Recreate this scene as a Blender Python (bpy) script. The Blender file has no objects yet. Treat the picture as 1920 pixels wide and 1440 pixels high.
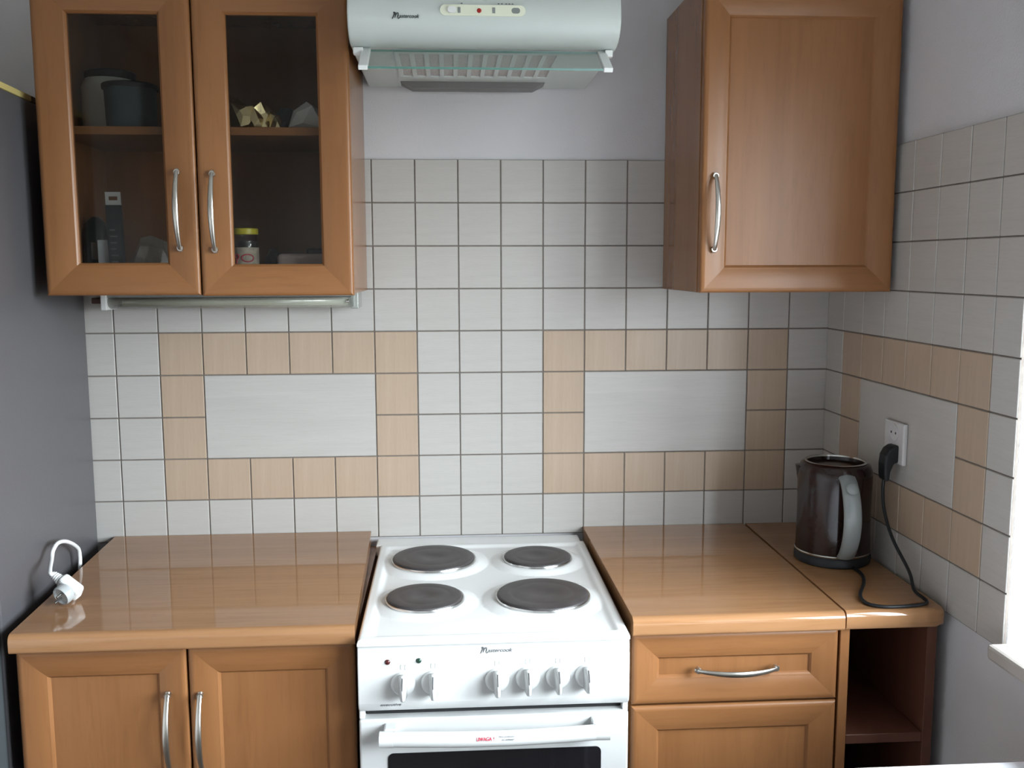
import bpy, bmesh, math, random
from mathutils import Vector, Matrix

# ------------------------------------------------------------------ camera, light, exposure
C = bpy.context.scene.collection
scene = bpy.context.scene
cam_d = bpy.data.cameras.new('camera')
cam = bpy.data.objects.new('camera', cam_d)
C.objects.link(cam)
cam_d.sensor_fit = 'HORIZONTAL'
cam_d.sensor_width = 36.0
cam_d.lens = 36.0 * 1789.64 / 1920.0
cam_d.clip_start = 0.05


def aim(ob, pos, pitch, yaw, roll):
    fwd = Vector((math.sin(yaw) * math.cos(pitch), math.cos(yaw) * math.cos(pitch), math.sin(pitch)))
    right = Vector((math.cos(yaw), -math.sin(yaw), 0))
    up = right.cross(fwd)
    r2 = right * math.cos(roll) + up * math.sin(roll)
    u2 = -right * math.sin(roll) + up * math.cos(roll)
    m = Matrix((r2, u2, -fwd)).transposed().to_4x4()
    m.translation = Vector(pos)
    ob.matrix_world = m


aim(cam, (0.77608, -2.26836, 1.49823), -0.123984, 0.065763, -0.002886)
scene.camera = cam

WORLD_STRENGTH = 42.5
world = bpy.data.worlds.new('overcast_sky')
scene.world = world
world.use_nodes = True
bg = world.node_tree.nodes['Background']
wn = world.node_tree
w_tc = wn.nodes.new('ShaderNodeTexCoord')
w_sep = wn.nodes.new('ShaderNodeSeparateXYZ')
w_map = wn.nodes.new('ShaderNodeMapRange')          # overcast sky above the horizon, dull ground below it
w_map.inputs['From Min'].default_value = -0.06
w_map.inputs['From Max'].default_value = 0.04
w_mix = wn.nodes.new('ShaderNodeMix')
w_mix.data_type = 'RGBA'
w_mix.inputs['A'].default_value = (0.13, 0.14, 0.13, 1)
w_mix.inputs['B'].default_value = (0.89, 0.965, 1.02, 1)
wn.links.new(w_tc.outputs['Generated'], w_sep.inputs[0])
wn.links.new(w_sep.outputs['Z'], w_map.inputs['Value'])
wn.links.new(w_map.outputs['Result'], w_mix.inputs['Factor'])
wn.links.new(w_mix.outputs['Result'], bg.inputs['Color'])
bg.inputs['Strength'].default_value = WORLD_STRENGTH

CX, ANG = 1.69613, 0.01734          # right wall: corner x, and the angle it is out of square
SA, CA = math.sin(ANG), math.cos(ANG)


def rw(s, out, z):
    """point on the right wall: s along the wall from the corner, out into the room"""
    return Vector((CX + s * SA - out * CA, -s * CA - out * SA, z))


pl = bpy.data.lights.new('window_daylight', 'AREA')
pl.shape = 'RECTANGLE'
pl.size, pl.size_y = 1.86, 1.11
pl.energy = 1.0
pl.cycles.is_portal = True
po = bpy.data.objects.new('window_daylight', pl)
C.objects.link(po)
_n = Vector((-CA, -SA, 0))
_t = Vector((SA, -CA, 0))
_m = Matrix((_t, (-_n).cross(_t), -_n)).transposed().to_4x4()
_m.translation = rw(1.71, -0.415, 1.425)
po.matrix_world = _m

vs = scene.view_settings
vs.view_transform = 'Standard'
vs.look = 'None'
vs.exposure = 0.0
vs.gamma = 1.0
vs.use_curve_mapping = False
scene.cycles.max_bounces = 10
scene.cycles.diffuse_bounces = 6
scene.cycles.glossy_bounces = 4
scene.cycles.transparent_max_bounces = 12
scene.cycles.caustics_reflective = False
scene.cycles.caustics_refractive = False
scene.cycles.sample_clamp_indirect = 6.0


# ------------------------------------------------------------------ materials
def lin(r, g, b):
    f = lambda c: c / 12.92 if c <= 0.04045 else ((c + 0.055) / 1.055) ** 2.4
    return (f(r / 255), f(g / 255), f(b / 255), 1)


def mat(name, col, rough=0.5, metal=0.0, spec=0.5, coat=0.0, noise=None, bump=0.0, bscale=200, coat_rough=0.05):
    m = bpy.data.materials.new(name)
    m.use_nodes = True
    nt = m.node_tree
    b = nt.nodes['Principled BSDF']
    b.inputs['Base Color'].default_value = col if len(col) == 4 else (*col, 1)
    b.inputs['Roughness'].default_value = rough
    b.inputs['Metallic'].default_value = metal
    b.inputs['Specular IOR Level'].default_value = spec
    b.inputs['Coat Weight'].default_value = coat
    b.inputs['Coat Roughness'].default_value = coat_rough
    if noise or bump:
        tc = nt.nodes.new('ShaderNodeTexCoord')
    if noise:
        sc, amp = noise
        n = nt.nodes.new('ShaderNodeTexNoise')
        n.inputs['Scale'].default_value = sc
        n.inputs['Detail'].default_value = 5
        nt.links.new(tc.outputs['Object'], n.inputs['Vector'])
        r = nt.nodes.new('ShaderNodeValToRGB')
        r.color_ramp.elements[0].position = 0.3
        r.color_ramp.elements[1].position = 0.7
        c = col[:3]
        r.color_ramp.elements[0].color = (*[x * (1 - amp) for x in c], 1)
        r.color_ramp.elements[1].color = (*[min(1, x * (1 + amp)) for x in c], 1)
        nt.links.new(n.outputs['Fac'], r.inputs['Fac'])
        nt.links.new(r.outputs['Color'], b.inputs['Base Color'])
    if bump:
        n2 = nt.nodes.new('ShaderNodeTexNoise')
        n2.inputs['Scale'].default_value = bscale
        n2.inputs['Detail'].default_value = 3
        nt.links.new(tc.outputs['Object'], n2.inputs['Vector'])
        bp = nt.nodes.new('ShaderNodeBump')
        bp.inputs['Strength'].default_value = bump
        bp.inputs['Distance'].default_value = 0.002
        nt.links.new(n2.outputs['Fac'], bp.inputs['Height'])
        nt.links.new(bp.outputs['Normal'], b.inputs['Normal'])
    return m


def streaked(name, stretch, c0, c1, c2, rough, fine=1.0, spec=0.5, pore=0.5, coat=0.0, bump=0.02):
    """grain stretched along one axis: broad tone, fine streaks and a few dark pores"""
    m = bpy.data.materials.new(name)
    m.use_nodes = True
    nt = m.node_tree
    L = nt.links.new
    b = nt.nodes['Principled BSDF']
    b.inputs['Roughness'].default_value = rough
    b.inputs['Specular IOR Level'].default_value = spec
    b.inputs['Coat Weight'].default_value = coat
    b.inputs['Coat Roughness'].default_value = 0.08
    tc = nt.nodes.new('ShaderNodeTexCoord')

    def noise(k, detail, rgh=0.6):
        mp = nt.nodes.new('ShaderNodeMapping')
        mp.inputs['Scale'].default_value = [s * k for s in stretch]
        L(tc.outputs['Object'], mp.inputs['Vector'])
        n = nt.nodes.new('ShaderNodeTexNoise')
        n.inputs['Scale'].default_value = 1.0
        n.inputs['Detail'].default_value = detail
        n.inputs['Roughness'].default_value = rgh
        n.inputs['Distortion'].default_value = 0.3
        L(mp.outputs['Vector'], n.inputs['Vector'])
        return n
    a = noise(0.22, 4)
    ramp = nt.nodes.new('ShaderNodeValToRGB')
    ramp.color_ramp.elements[0].position = 0.32
    ramp.color_ramp.elements[0].color = (*c0, 1)
    ramp.color_ramp.elements[1].position = 0.68
    ramp.color_ramp.elements[1].color = (*c1, 1)
    L(a.outputs['Fac'], ramp.inputs['Fac'])
    f = noise(1.6 * fine, 5, 0.7)
    fr = nt.nodes.new('ShaderNodeMapRange')
    fr.inputs['From Min'].default_value = 0.50
    fr.inputs['From Max'].default_value = 0.74
    L(f.outputs['Fac'], fr.inputs['Value'])
    mul = nt.nodes.new('ShaderNodeMath')
    mul.operation = 'MULTIPLY'
    mul.inputs[1].default_value = pore
    L(fr.outputs['Result'], mul.inputs[0])
    mx = nt.nodes.new('ShaderNodeMix')
    mx.data_type = 'RGBA'
    L(mul.outputs[0], mx.inputs['Factor'])
    L(ramp.outputs['Color'], mx.inputs['A'])
    mx.inputs['B'].default_value = (*c2, 1)
    L(mx.outputs['Result'], b.inputs['Base Color'])
    if bump:
        bp = nt.nodes.new('ShaderNodeBump')
        bp.inputs['Strength'].default_value = bump
        bp.inputs['Distance'].default_value = 0.001
        L(f.outputs['Fac'], bp.inputs['Height'])
        L(bp.outputs['Normal'], b.inputs['Normal'])
    return m


def pane(name, tint, refl=1.0, rough=0.02, body=None, body_fac=0.0):
    """thin clear sheet: tinted transmission plus Fresnel reflection (and optional milky body)"""
    m = bpy.data.materials.new(name)
    m.use_nodes = True
    nt = m.node_tree
    nt.nodes.remove(nt.nodes['Principled BSDF'])
    out = nt.nodes['Material Output']
    tr = nt.nodes.new('ShaderNodeBsdfTransparent')
    tr.inputs['Color'].default_value = (*tint, 1)
    base = tr.outputs[0]
    if body_fac:
        df = nt.nodes.new('ShaderNodeBsdfDiffuse')
        df.inputs['Color'].default_value = (*body, 1)
        mb = nt.nodes.new('ShaderNodeMixShader')
        mb.inputs[0].default_value = body_fac
        nt.links.new(base, mb.inputs[1])
        nt.links.new(df.outputs[0], mb.inputs[2])
        base = mb.outputs[0]
    gl = nt.nodes.new('ShaderNodeBsdfGlossy')
    gl.inputs['Roughness'].default_value = rough
    fr = nt.nodes.new('ShaderNodeFresnel')
    ge = nt.nodes.new('ShaderNodeNewGeometry')
    io = nt.nodes.new('ShaderNodeMath')                 # same reflectance on both faces of the thin sheet
    io.operation = 'MULTIPLY_ADD'
    io.inputs[1].default_value = 1 / 1.5 - 1.5
    io.inputs[2].default_value = 1.5
    nt.links.new(ge.outputs['Backfacing'], io.inputs[0])
    nt.links.new(io.outputs[0], fr.inputs['IOR'])
    ml = nt.nodes.new('ShaderNodeMath')
    ml.operation = 'MULTIPLY'
    ml.inputs[1].default_value = refl
    nt.links.new(fr.outputs[0], ml.inputs[0])
    mx = nt.nodes.new('ShaderNodeMixShader')
    nt.links.new(ml.outputs[0], mx.inputs[0])
    nt.links.new(base, mx.inputs[1])
    nt.links.new(gl.outputs[0], mx.inputs[2])
    nt.links.new(mx.outputs[0], out.inputs[0])
    return m


A0, A1, A2 = (0.205, 0.086, 0.031), (0.248, 0.110, 0.042), (0.145, 0.055, 0.018)
M = {}
M['wood_v'] = streaked('alder_grain_upright', (60, 60, 5), A0, A1, A2, 0.36, pore=0.35, spec=0.34)
M['wood_h'] = streaked('alder_grain_level', (5, 60, 60), A0, A1, A2, 0.36, pore=0.35, spec=0.34)
M['wood_shaded'] = streaked('alder_shelf_laminate_shaded', (60, 60, 5), (0.095, 0.036, 0.024), (0.12, 0.048, 0.032), (0.07, 0.025, 0.016), 0.4, pore=0.3, spec=0.3)  # alder darkened and reddened: the shelf unit's shade is put into the colour
M['worktop'] = streaked('alder_worktop_laminate', (4, 75, 75), (0.275, 0.140, 0.064), (0.32, 0.167, 0.080), (0.18, 0.078, 0.033), 0.06,
                        pore=0.45, spec=0.55, bump=0.0)
M['carcass'] = streaked('alder_carcass_laminate', (60, 60, 5), A0, A1, A2, 0.22, pore=0.3, spec=0.4, bump=0.0)
M['tile'] = streaked('white_brushed_tile', (12, 12, 260), (0.405, 0.388, 0.368), (0.44, 0.424, 0.402), (0.355, 0.338, 0.312), 0.32, pore=0.5, bump=0.06)
M['tile_o'] = streaked('peach_brushed_tile', (260, 260, 12), (0.375, 0.283, 0.208), (0.41, 0.312, 0.233), (0.325, 0.236, 0.163), 0.32, pore=0.5, bump=0.06)
M['grout'] = mat('brown_grey_grout', (0.15, 0.13, 0.115), 0.9, noise=(60, 0.15))
M['paint'] = mat('pale_lilac_wall_paint', (0.53, 0.52, 0.535), 0.85, noise=(6, 0.03), bump=0.25, bscale=260)
M['roompaint'] = mat('warm_grey_room_paint', (0.66, 0.645, 0.645), 0.9)
M['ceil'] = mat('pale_ceiling_paint', (0.72, 0.72, 0.72), 0.9)
M['floor'] = streaked('dark_beige_floor', (4, 40, 40), (0.10, 0.070, 0.05), (0.13, 0.095, 0.07), (0.07, 0.05, 0.035), 0.4)
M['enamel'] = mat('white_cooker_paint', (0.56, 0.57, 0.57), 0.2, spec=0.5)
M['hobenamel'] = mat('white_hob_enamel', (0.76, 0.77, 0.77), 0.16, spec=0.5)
M['knobw'] = mat('white_knob_plastic', (0.58, 0.59, 0.59), 0.3)
M['plastic'] = mat('white_plastic', (0.68, 0.69, 0.69), 0.30)
M['hoodw'] = mat('white_hood_paint', (0.50, 0.545, 0.53), 0.36)
M['creamp'] = mat('cream_plastic', (0.66, 0.68, 0.56), 0.35)
M['slotgrey'] = mat('grey_filter_mesh', (0.42, 0.40, 0.39), 0.7, noise=(300, 0.2))
M['smoke'] = mat('smoked_lamp_cover', (0.11, 0.105, 0.10), 0.35)
M['plate'] = mat('cast_iron_hotplate', (0.045, 0.040, 0.041), 0.42, noise=(26, 0.22), bump=0.05, bscale=120)
M['steel'] = mat('polished_steel', (0.55, 0.55, 0.54), 0.2, metal=1.0)
M['nickel'] = mat('brushed_nickel', (0.52, 0.50, 0.46), 0.3, metal=1.0)
M['black'] = mat('black_rubber', (0.010, 0.011, 0.013), 0.45, spec=0.3)
M['socketw'] = mat('off_white_socket_plastic', (0.50, 0.49, 0.49), 0.4)
M['dark'] = mat('dark_recess', (0.015, 0.015, 0.016), 0.8)
M['ovenglass'] = mat('black_oven_glass', (0.008, 0.008, 0.010), 0.06, spec=0.5)
M['kettle'] = mat('glossy_dark_brown_kettle', (0.018, 0.009, 0.008), 0.14, spec=0.38, noise=(14, 0.35))
M['kettlegrey'] = mat('grey_handle_plastic', (0.19, 0.205, 0.205), 0.4)
M['fridge'] = mat('grey_fridge_paint', (0.078, 0.076, 0.082), 0.34, bump=0.12, bscale=420)
M['fridgedoor'] = mat('grey_fridge_door', (0.058, 0.066, 0.07), 0.35)
M['yellowed'] = mat('yellowed_cream_plastic', (0.52, 0.43, 0.17), 0.5)
M['brown'] = mat('dark_brown_plastic', (0.09, 0.045, 0.03), 0.5)
M['greyprint'] = mat('grey_print', (0.11, 0.115, 0.12), 0.5)
M['lightprint'] = mat('pale_grey_print', (0.42, 0.43, 0.43), 0.5)
M['darkprint'] = mat('black_print', (0.02, 0.025, 0.03), 0.5)
M['redprint'] = mat('red_print', (0.55, 0.03, 0.07), 0.5)
M['redlamp'] = mat('red_lens', (0.30, 0.015, 0.012), 0.25)
M['darkred'] = mat('dark_red_lens', (0.06, 0.010, 0.010), 0.2)
M['darkgreen'] = mat('dark_green_lens', (0.012, 0.04, 0.025), 0.2)
M['cabglass'] = pane('cabinet_door_glass', (0.77, 0.765, 0.75), 0.5)
M['winglass'] = pane('window_glass', (0.97, 0.98, 0.98), 1.0)
M['visorglass'] = pane('visor_glass', (0.90, 0.93, 0.92), 1.0)
M['visoredge'] = mat('green_glass_edge', (0.10, 0.22, 0.19), 0.2)
M['clearplastic'] = pane('clear_diffuser_plastic', (0.85, 0.87, 0.84), 1.3, rough=0.15, body=(0.50, 0.50, 0.45), body_fac=0.35)
M['clearedge'] = pane('clear_plastic_cap', (0.85, 0.88, 0.86), 1.3, rough=0.1, body=(0.6, 0.62, 0.6), body_fac=0.15)
M['bag'] = pane('clear_bag_film', (0.80, 0.80, 0.78), 1.6, rough=0.25, body=(0.55, 0.53, 0.48), body_fac=0.25)
M['clearface'] = pane('clear_grey_plug_face', (0.80, 0.83, 0.84), 1.4, rough=0.08, body=(0.62, 0.65, 0.66), body_fac=0.55)
M['jarglass'] = pane('jar_glass', (0.86, 0.88, 0.87), 1.2)
M['foil'] = mat('gold_foil', (0.85, 0.72, 0.42), 0.22, metal=1.0)
M['greyfilm'] = mat('dark_grey_film', (0.10, 0.11, 0.12), 0.3)
M['paper'] = mat('white_paper', (0.66, 0.67, 0.66), 0.9)
M['tubwhite'] = mat('white_tub_plastic', (0.62, 0.66, 0.62), 0.45)
M['tubblue'] = mat('blue_grey_tub_plastic', (0.040, 0.058, 0.070), 0.5, spec=0.3)
M['lidblack'] = mat('black_lid_plastic', (0.010, 0.011, 0.014), 0.5, spec=0.3)
M['greenblack'] = mat('dark_green_glass_bottle', (0.006, 0.014, 0.011), 0.3, spec=0.3)
M['boxblue'] = mat('pale_blue_card', (0.50, 0.56, 0.60), 0.7)
M['cardgrey'] = mat('grey_card', (0.20, 0.20, 0.19), 0.7)
M['tubepack'] = mat('dark_tube_wrap', (0.014, 0.022, 0.026), 0.25, spec=0.4)
M['yellow'] = mat('yellow_jar_lid', (0.62, 0.56, 0.03), 0.35)
M['jam'] = mat('dark_jam', (0.035, 0.03, 0.03), 0.3)
M['label'] = mat('cream_jar_label', (0.50, 0.44, 0.36), 0.7, noise=(90, 0.25))
M['pinkbox'] = mat('pale_pink_pack', (0.46, 0.36, 0.34), 0.6)
M['palegreen'] = mat('pale_green_lid', (0.34, 0.36, 0.20), 0.5)
M['tabletop'] = mat('white_table_laminate', (0.78, 0.77, 0.82), 0.3)
M['marble'] = mat('pale_sill_stone', (0.36, 0.335, 0.31), 0.3, noise=(9, 0.08))


# ------------------------------------------------------------------ mesh helpers
WL = {}     # world location of every object's origin


class B:
    """collects shapes in world coordinates; build() links them as ONE mesh object"""

    def __init__(self):
        self.bm = bmesh.new()

    def _add(self, bm2, mi=0):
        me = bpy.data.meshes.new('tmp')
        for f in bm2.faces:
            if mi:
                f.material_index = mi
        bm2.to_mesh(me)
        bm2.free()
        self.bm.from_mesh(me)
        bpy.data.meshes.remove(me)
        return self

    def box(self, x0, x1, y0, y1, z0, z1, bev=0.0, mi=0, seg=2, tf=None):
        b = bmesh.new()
        bmesh.ops.create_cube(b, size=1)
        for v in b.verts:
            v.co = Vector(((x0 + x1) / 2 + v.co.x * (x1 - x0), (y0 + y1) / 2 + v.co.y * (y1 - y0), (z0 + z1) / 2 + v.co.z * (z1 - z0)))
        if bev:
            bmesh.ops.bevel(b, geom=b.edges[:], offset=bev, segments=seg, affect='EDGES', profile=0.5, clamp_overlap=True)
        if tf:
            for v in b.verts:
                v.co = tf(v.co)
        return self._add(b, mi)

    def prism(self, pts, axis, a, b_, mi=0, tf=None, smooth=False, skew=None):
        """polygon pts extruded along axis from a to b_ (axis 'x': pts are (y,z); 'y': (x,z); 'z': (x,y))"""
        b = bmesh.new()
        mk = {'x': lambda p, t: Vector((t, p[0], p[1])), 'y': lambda p, t: Vector((p[0], t, p[1])), 'z': lambda p, t: Vector((p[0], p[1], t))}[axis]
        fa = (lambda p: a) if not callable(a) else a
        fb = (lambda p: b_) if not callable(b_) else b_
        A = [b.verts.new(mk(p, fa(p))) for p in pts]
        D = [b.verts.new(mk(p, fb(p))) for p in pts]
        n = len(pts)
        for i in range(n):
            f = b.faces.new((A[i], A[(i + 1) % n], D[(i + 1) % n], D[i]))
            q0, q1 = pts[i], pts[(i + 1) % n]
            f.smooth = smooth and math.hypot(q1[0] - q0[0], q1[1] - q0[1]) < 0.03
        b.faces.new(A[::-1])
        b.faces.new(D)
        b.normal_update()
        for e in b.edges:
            if smooth and len(e.link_faces) == 2 and (not e.link_faces[0].smooth or not e.link_faces[1].smooth):
                e.smooth = False
        bmesh.ops.recalc_face_normals(b, faces=b.faces[:])
        for e in b.edges:
            if smooth and len(e.link_faces) == 2 and e.link_faces[0].normal.angle(e.link_faces[1].normal, 0) > 0.7:
                e.smooth = False
        if tf:
            for v in b.verts:
                v.co = tf(v.co)
        return self._add(b, mi)

    def lathe(self, prof, cx, cy, cz, seg=40, mi=0, mtx=None, smooth=True, sharp=0.7):
        """prof: (r, z) list around the vertical axis through (cx, cy)"""
        b = bmesh.new()
        rings = []
        for r, z in prof:
            if r < 1e-6:
                rings.append([b.verts.new((0, 0, z))])
            else:
                rings.append([b.verts.new((r * math.cos(2 * math.pi * i / seg), r * math.sin(2 * math.pi * i / seg), z)) for i in range(seg)])
        for R0, R1 in zip(rings, rings[1:]):
            for i in range(seg):
                j = (i + 1) % seg
                if len(R0) == 1 and len(R1) == 1:
                    continue
                if len(R0) == 1:
                    f = b.faces.new((R0[0], R1[j], R1[i]))
                elif len(R1) == 1:
                    f = b.faces.new((R0[i], R0[j], R1[0]))
                else:
                    f = b.faces.new((R0[i], R0[j], R1[j], R1[i]))
                f.smooth = smooth
        bmesh.ops.recalc_face_normals(b, faces=b.faces[:])
        for e in b.edges:
            if len(e.link_faces) == 2 and e.link_faces[0].normal.angle(e.link_faces[1].normal, 0) > sharp:
                e.smooth = False
        T = mtx or Matrix.Identity(4)
        for v in b.verts:
            v.co = T @ v.co + Vector((cx, cy, cz))
        return self._add(b, mi)

    def tube(self, pts, rad, seg=10, mi=0, flat=None, up=None):
        """round (or flattened: flat=(width, thickness) factors) tube along pts"""
        b = bmesh.new()
        P = [Vector(p) for p in pts]
        n = len(P)
        R = rad if isinstance(rad, (list, tuple)) else [rad] * n
        rings = []
        T0 = (P[1] - P[0]).normalized()
        N = Vector(up) if up else T0.orthogonal()
        N = (N - T0 * N.dot(T0)).normalized()
        for i in range(n):
            T = (P[min(i + 1, n - 1)] - P[max(i - 1, 0)]).normalized()
            N = (N - T * N.dot(T)).normalized()
            Bn = T.cross(N)
            w, t = flat if flat else (1, 1)
            rings.append([b.verts.new(P[i] + (Bn * w * math.cos(2 * math.pi * k / seg) + N * t * math.sin(2 * math.pi * k / seg)) * R[i]) for k in range(seg)])
        for R0, R1 in zip(rings, rings[1:]):
            for k in range(seg):
                f = b.faces.new((R0[k], R0[(k + 1) % seg], R1[(k + 1) % seg], R1[k]))
                f.smooth = True
        for r_ in (rings[0][::-1], rings[-1]):
            f = b.faces.new(r_)
            for e in f.edges:
                e.smooth = False
        bmesh.ops.recalc_face_normals(b, faces=b.faces[:])
        return self._add(b, mi)

    def crumple(self, c, size, seed, sub=2, amp=0.35, squash=True, mi=0):
        rnd = random.Random(seed)
        b = bmesh.new()
        bmesh.ops.create_icosphere(b, subdivisions=sub, radius=1)
        for v in b.verts:
            k = 1 + rnd.uniform(-amp, amp)
            v.co = Vector((v.co.x * size[0], v.co.y * size[1], v.co.z * size[2])) * k
            if v.co.z < -size[2] * 0.75:
                v.co.z = -size[2] * 0.75
        for v in b.verts:
            v.co += Vector(c)
        return self._add(b, mi)

    def build(self, name, m, parent=None):
        me = bpy.data.meshes.new(name)
        o = bpy.data.objects.new(name, me)
        C.objects.link(o)
        w = Vector((0, 0, 0))
        if parent is not None:
            o.parent = parent
            w = WL[parent.name]
        WL[o.name] = w.copy()
        for v in self.bm.verts:
            v.co -= w
        self.bm.to_mesh(me)
        self.bm.free()
        for x in (m if isinstance(m, (list, tuple)) else [m]):
            me.materials.append(M[x] if isinstance(x, str) else x)
        return o


def thing(name, label, cat, loc, group=None):
    o = bpy.data.objects.new(name, None)
    o.empty_display_size = 0.05
    C.objects.link(o)
    o.location = loc
    WL[o.name] = Vector(loc)
    o['label'] = label
    o['category'] = cat
    if group:
        o['group'] = group
    return o


def centre_origin(o):
    """give a top-level mesh an origin at the base of its own geometry"""
    vs_ = [v.co for v in o.data.vertices]
    c = Vector(((min(v.x for v in vs_) + max(v.x for v in vs_)) / 2, (min(v.y for v in vs_) + max(v.y for v in vs_)) / 2, min(v.z for v in vs_)))
    for v in o.data.vertices:
        v.co -= c
    o.location = c
    WL[o.name] = c.copy()
    return o


def tag(o, label, cat, group=None):
    centre_origin(o)
    o['label'] = label
    o['category'] = cat
    if group:
        o['group'] = group
    return o


def struct(o, label=None):
    o['kind'] = 'structure'
    if label:
        o['label'] = label
    return o


def text(body, name, size, pos, m, parent, shear=0.0, width=None, depth=0.0002, pitch=0.0, bold=0.0):
    """flat lettering facing the room (-y), left end at pos; pitch tips it back"""
    cu = bpy.data.curves.new(name, 'FONT')
    cu.body = body
    cu.size = size
    cu.shear = shear
    cu.offset = bold
    cu.extrude = depth
    t = bpy.data.objects.new(name, cu)
    C.objects.link(t)
    bpy.context.view_layer.update()
    me = bpy.data.meshes.new_from_object(t.evaluated_get(bpy.context.evaluated_depsgraph_get()))
    bpy.data.objects.remove(t)
    xs = [v.co.x for v in me.vertices]
    k = (width / (max(xs) - min(xs))) if width else 1.0
    R = Matrix.Rotation(math.pi / 2 + pitch, 3, 'X')
    w = WL[parent.name]
    for v in me.vertices:
        v.co = R @ Vector(((v.co.x - min(xs)) * k, v.co.y, v.co.z)) + Vector(pos) - w
    me.materials.clear()
    me.materials.append(M[m])
    o = bpy.data.objects.new(name, me)
    C.objects.link(o)
    o.parent = parent
    WL[o.name] = w.copy()
    return o


# ------------------------------------------------------------------ the room shell
TP = 0.09989                    # tile pitch, vertical
ZT = 1.743                      # top edge of the tiling
PY = 0.007                      # the painted wall lies this far behind the tile faces
XL, YR, ZC = -0.74, -3.45, 2.56
struct(B().box(XL - 0.1, 2.1, YR - 0.1, 0.15, -0.05, 0.0).build('floor', 'floor'))
struct(B().box(XL - 0.1, 2.1, YR - 0.1, 0.15, ZC, ZC + 0.05).build('ceiling', 'ceil'))
wall_back = struct(B().box(XL - 0.1, 2.05, PY, 0.14, 0, ZC).build('wall_back', 'paint'), 'pale lilac painted wall with a tiled splashback')
struct(B().box(XL - 0.1, XL, YR, PY, 0, ZC).build('wall_left', 'roompaint'))
struct(B().box(XL - 0.1, 2.05, YR - 0.1, YR, 0, ZC).build('wall_front', 'roompaint'))

S0, S1, SE, WZ0, WZ1 = 0.77, 2.65, 3.6, 0.838, 1.99      # window opening along the right wall
wr = B()
rwf = lambda v: rw(v.x, v.y, v.z)
for s0, s1, z0, z1 in ((-0.12, S0, 0, ZC), (S1, SE, 0, ZC), (S0, S1, 0, WZ0), (S0, S1, WZ1, ZC)):
    wr.box(s0, s1, -0.46, -PY, z0, z1, tf=rwf)
wall_right = struct(wr.build('wall_right', 'paint'), 'pale lilac painted wall with tiles beside the window')

# tiles: every one is a piece of the wall it is set in; the grout lies behind their faces
J = 0.0014                      # half a joint
random.seed(4)


def tile_piece(parent, u0, u1, r0, r1, m, place, cache={}):
    w, h = u1 - u0 - 2 * J, (r1 - r0) * TP - 2 * J
    key = (round(w, 4), round(h, 4), m, place.__name__)
    if key not in cache:
        b = B().box(0, w, 0, 0.0062, 0, h, bev=0.0010, seg=1)
        if place is on_right:
            for v in b.bm.verts:
                v.co = Vector((v.co.x * SA + v.co.y * CA, -v.co.x * CA + v.co.y * SA, v.co.z))
            bmesh.ops.recalc_face_normals(b.bm, faces=b.bm.faces[:])
        me = bpy.data.meshes.new('tile')
        b.bm.to_mesh(me)
        b.bm.free()
        me.materials.append(M[m])
        cache[key] = me
    o = bpy.data.objects.new('tile', cache[key])
    C.objects.link(o)
    o.parent = parent
    o.location = place(u0 + J, ZT - r1 * TP + J, random.uniform(0, 0.0004))
    return o


def on_back(u, z, d):
    return Vector((u, d, z))


def on_right(u, z, d):
    return rw(u, -d, z)


B().box(-0.30, CX + 0.004, 0.0022, PY + 0.002, ZT - 9 * TP, ZT - 0.001).build('grout', 'grout', wall_back)
B().box(-0.005, S0, -PY - 0.002, -0.0022, ZT - 9 * TP, ZT - 0.001, tf=rwf).build('grout', 'grout', wall_right)
for r in range(9):
    edges = [(-0.12 + 0.02, 0.0)] + [(i * 0.1, i * 0.1 + 0.1) for i in range(16)] + [(1.6, CX + 0.003)]
    for u0, u1 in edges:
        i = round(u0 * 10) if u0 >= 0 else -1
        if r < 3 and u1 < 0.55:
            continue                                    # wholly behind the glazed cabinet
        if r < 3 and 1.29 < u0 < 1.58:
            continue                                    # wholly behind the other wall cabinet
        if r in (5, 6) and (2 <= i <= 5 or 11 <= i <= 14):
            if r == 5 and i in (2, 11):
                tile_piece(wall_back, u0, u0 + 0.4, 5, 7, 'tile', on_back)
            continue
        o_ = (r in (4, 7) and (1 <= i <= 6 or 10 <= i <= 15)) or (r in (5, 6) and i in (1, 6, 10, 15))
        tile_piece(wall_back, u0, u1, r, r + 1, 'tile_o' if o_ else 'tile', on_back)
    K0 = 0.09056
    cols = [(-0.0008, K0)] + [(K0 + 0.1 * k, K0 + 0.1 * k + 0.1) for k in range(6)] + [(K0 + 0.6, S0 + 0.001)]
    for k, (u0, u1) in enumerate(cols):
        if r in (5, 6) and 2 <= k <= 5:
            if r == 5 and k == 2:
                tile_piece(wall_right, u0, u0 + 0.4, 5, 7, 'tile', on_right)
            continue
        o_ = (r in (4, 7) and 1 <= k <= 6) or (r in (5, 6) and k in (1, 6))
        tile_piece(wall_right, u0, u1, r, r + 1, 'tile_o' if o_ else 'tile', on_right)

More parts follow.
